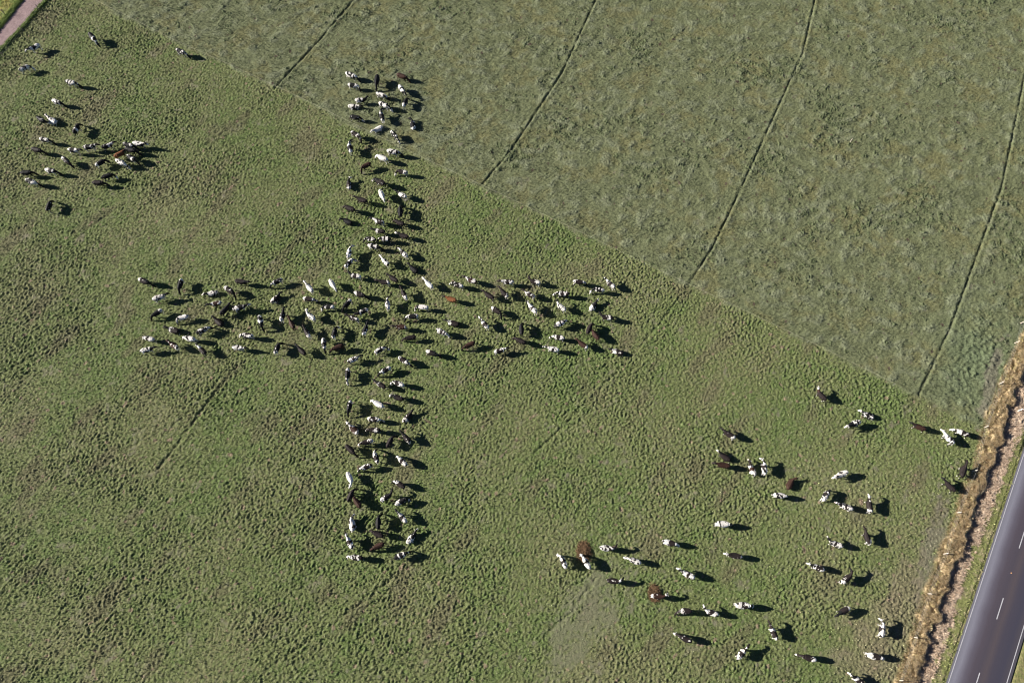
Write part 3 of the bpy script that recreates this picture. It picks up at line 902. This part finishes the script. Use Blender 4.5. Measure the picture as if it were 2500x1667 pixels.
# long green grass under the fences beside the track
for nm, f0, f1, n, hh, lab in (('tall_grass', eL(TRK_R, -.05), eL(TRK_R, .7), 5000, .40, 'long green grass under the fence right of the track'),
                               ('tall_grass', eL(TRK_L, -1.1), eL(TRK_L, .05), 6000, .28, 'long bright green grass along the left edge of the track')):
    P, t = strip_roots(n, 82, 112, f0, f1)
    h = rng.uniform(.6, 1.2, n) * hh
    tone = rng.uniform(0, 1, n)[:, None]
    cb = np.array([.15, .20, .04]) * tone + np.array([.09, .15, .03]) * (1 - tone)
    tag(blades(nm, P, h, rng.uniform(0, 6.28, n), rng.uniform(.5, 1.2, n), rng.uniform(.06, .10, n), cb, green_mat), lab, 'grass', kind='stuff')


# ------------------------------------------------------------------ fences
def prism_mesh(name, pts, r, n=8, r2=None):
    bm = bmesh.new()
    tube(bm, pts, [r] * (len(pts) - 1) + [r2 or r], n)
    bmesh.ops.recalc_face_normals(bm, faces=bm.faces)
    me = bpy.data.meshes.new(name); bm.to_mesh(me); bm.free()
    return me


wood = noise_mat('grey_wood', (.33, .29, .24), (.52, .46, .39), 8.0, .85)
wood_dark = noise_mat('weathered_wood', (.10, .085, .07), (.20, .17, .14), 8.0, .9)
wire_m = noise_mat('galvanised_wire', (.35, .35, .36), (.5, .5, .5), 3.0, .45)
tape_m = noise_mat('white_polywire', (.30, .29, .22), (.42, .40, .32), 3.0, .6)
plastic = noise_mat('white_plastic', (.78, .78, .78), (.85, .85, .84), 4.0, .4)
red_m = noise_mat('red_reflector', (.5, .03, .02), (.6, .05, .03), 4.0, .3)


def fence(name, label, cat, bases, height, post_r, post_mat, wires, wire_r, wmat, lean=0.06):
    c = bases[len(bases) // 2]
    root = empty(name, (c[0], c[1], 0))
    tag(root, label, cat)
    tops = []
    for q in bases:
        z0 = float(ground_z(q[0], q[1])) - .1
        lx, ly = rng.normal(0, lean), rng.normal(0, lean)
        me = prism_mesh('post', [(0, 0, 0), (lx * .4, ly * .4, height * .5), (lx, ly, height + .1 - .03), (lx, ly, height + .1)], post_r, 8, post_r * .75)
        me.materials.append(post_mat)
        o = bpy.data.objects.new('post', me)
        o.location = (q[0] - c[0], q[1] - c[1], z0)
        link(o, root)
        tops.append((q[0] - c[0], q[1] - c[1], z0 + .1, lx, ly))
    for wz in wires:
        pts = []
        for i, (x, y, z, lx, ly) in enumerate(tops):
            f = wz / height
            pts.append((x + lx * f, y + ly * f + post_r * 1.05, z + wz))
            if i < len(tops) - 1:
                x2, y2, z2, l2, m2 = tops[i + 1]
                pts.append(((x + x2) / 2, (y + y2) / 2 + post_r, (z + z2) / 2 + wz - .03))
        me = prism_mesh('wire', pts, wire_r, 5)
        me.materials.append(wmat)
        o = bpy.data.objects.new('wire', me)
        link(o, root)
    return root


px_posts = [(2490, 790), (2476, 838), (2438, 938), (2402, 1044), (2373, 1150), (2335, 1251), (2301, 1352), (2264, 1448), (2230, 1554), (2195, 1660)]
bases = [tuple(G(x, y)) for x, y in px_posts]
fence('roadside_fence', 'wire fence with pale wooden posts in the dry roadside grass', 'fence', bases, 1.1, .058, wood, (.35, .7, 1.05), .004, wire_m)
fence('track_fence', 'dark post and wire fence on the right side of the gravel track', 'fence',
      [tuple(G(x, y)) for x, y in ((137, -20), (97, 25), (57, 75), (8, 138), (-40, 190))], 1.2, .07, wood_dark, (.4, .75, 1.1), .004, wire_m)
fence('track_fence', 'dark post and wire fence on the left side of the gravel track', 'fence',
      [tuple(G(x, y)) for x, y in ((50, -20), (12, 36), (-30, 88))], 1.2, .07, wood_dark, (.4, .75, 1.1), .004, wire_m)
# thin electric tape across the pasture, on slim step-in posts
seg = np.diff(FENCE, axis=0); L = np.concatenate([[0], np.cumsum(np.hypot(seg[:, 0], seg[:, 1]))])
q = np.arange(0, L[-1], 13.0)
eb = list(zip(np.interp(q, L, FENCE[:, 0]), np.interp(q, L, FENCE[:, 1])))
fence('electric_fence', 'thin pale electric wire fence running diagonally across the whole pasture', 'fence', eb, .85, .008, wire_m, (.82,), .008, tape_m, .02)

# white marker post beside the road
mp_ = G(2485, 1003)
root = empty('marker_post', (mp_[0], mp_[1], float(ground_z(*mp_))))
tag(root, 'white roadside marker post standing in the straw left of the road', 'marker post')
me = prism_mesh('post', [(0, 0, -.1), (0, 0, .5), (0, 0, 1.0), (0, 0, 1.04)], .06, 10, .045); me.materials.append(plastic)
link(bpy.data.objects.new('post', me), root)
me = prism_mesh('reflector', [(0, 0, .82), (0, 0, .90)], .064, 10); me.materials.append(red_m)
link(bpy.data.objects.new('reflector', me), root)

# amber stud on the road
st_ = G(2469, 1398)
bm = bmesh.new()
bmesh.ops.create_cube(bm, size=1)
for v in bm.verts:
    s = .7 if v.co.z > 0 else 1.0
    v.co = Vector((v.co.x * .13 * s, v.co.y * .11 * s, (v.co.z + .5) * .025 + .001))
bmesh.ops.bevel(bm, geom=bm.edges[:], offset=.006, segments=2, affect='EDGES')
me = bpy.data.meshes.new('road_stud'); bm.to_mesh(me); bm.free()
me.materials.append(noise_mat('amber_plastic', (.8, .36, .12), (.85, .45, .2), 5, .35))
o = bpy.data.objects.new('road_stud', me); o.location = (st_[0], st_[1], 0); link(o)
tag(o, 'small amber reflective stud on the dark road left of centre', 'road stud')

# remains of hay beside two cows
hay_mat = tint_mat('old_hay', rough=.9, spec=.1, nscale=4.0, amt=.25)
for px, py, R, lab in ((1423, 1346, .95, 'brown scattered hay heap in front of a white cow'), (1596, 1447, .75, 'brown hay heap beside a reddish cow with white rump')):
    c = G(px, py)
    n = 2600
    rr = R * np.sqrt(rng.uniform(0, 1, n)) * (1 + .25 * rng.normal(0, 1, n)); aa = rng.uniform(0, 6.28, n)
    x, y = rr * np.cos(aa) * .8, rr * np.sin(aa) * 1.15
    hgt = np.maximum(.32 * np.exp(-(rr / (R * .6)) ** 2) * rng.uniform(.5, 1.05, n), .02)
    P = np.stack([x, y, hgt], -1)
    tone = rng.uniform(0, 1, n)[:, None]
    cb = np.array([.20, .13, .075]) * tone + np.array([.085, .05, .03]) * (1 - tone)
    o = blades('hay_heap', P, rng.uniform(.2, .45, n), rng.uniform(0, 6.28, n), rng.uniform(.9, 1.5, n), rng.uniform(.03, .06, n), cb, hay_mat, .1)
    o.location = (c[0], c[1], 0)
    tag(o, lab, 'hay')

# lone pale stake in the ungrazed paddock
q = G(2075, 348)
me = prism_mesh('stake', [(0, 0, 0), (-.02, 0, .5), (-.04, .01, .9), (-.04, .01, .92)], .045, 8, .035); me.materials.append(wood)
o = bpy.data.objects.new('stake', me); o.location = (q[0], q[1], float(ground_z(*q)) - .03); link(o)
tag(o, 'single pale wooden stake standing alone in the ungrazed paddock', 'stake')
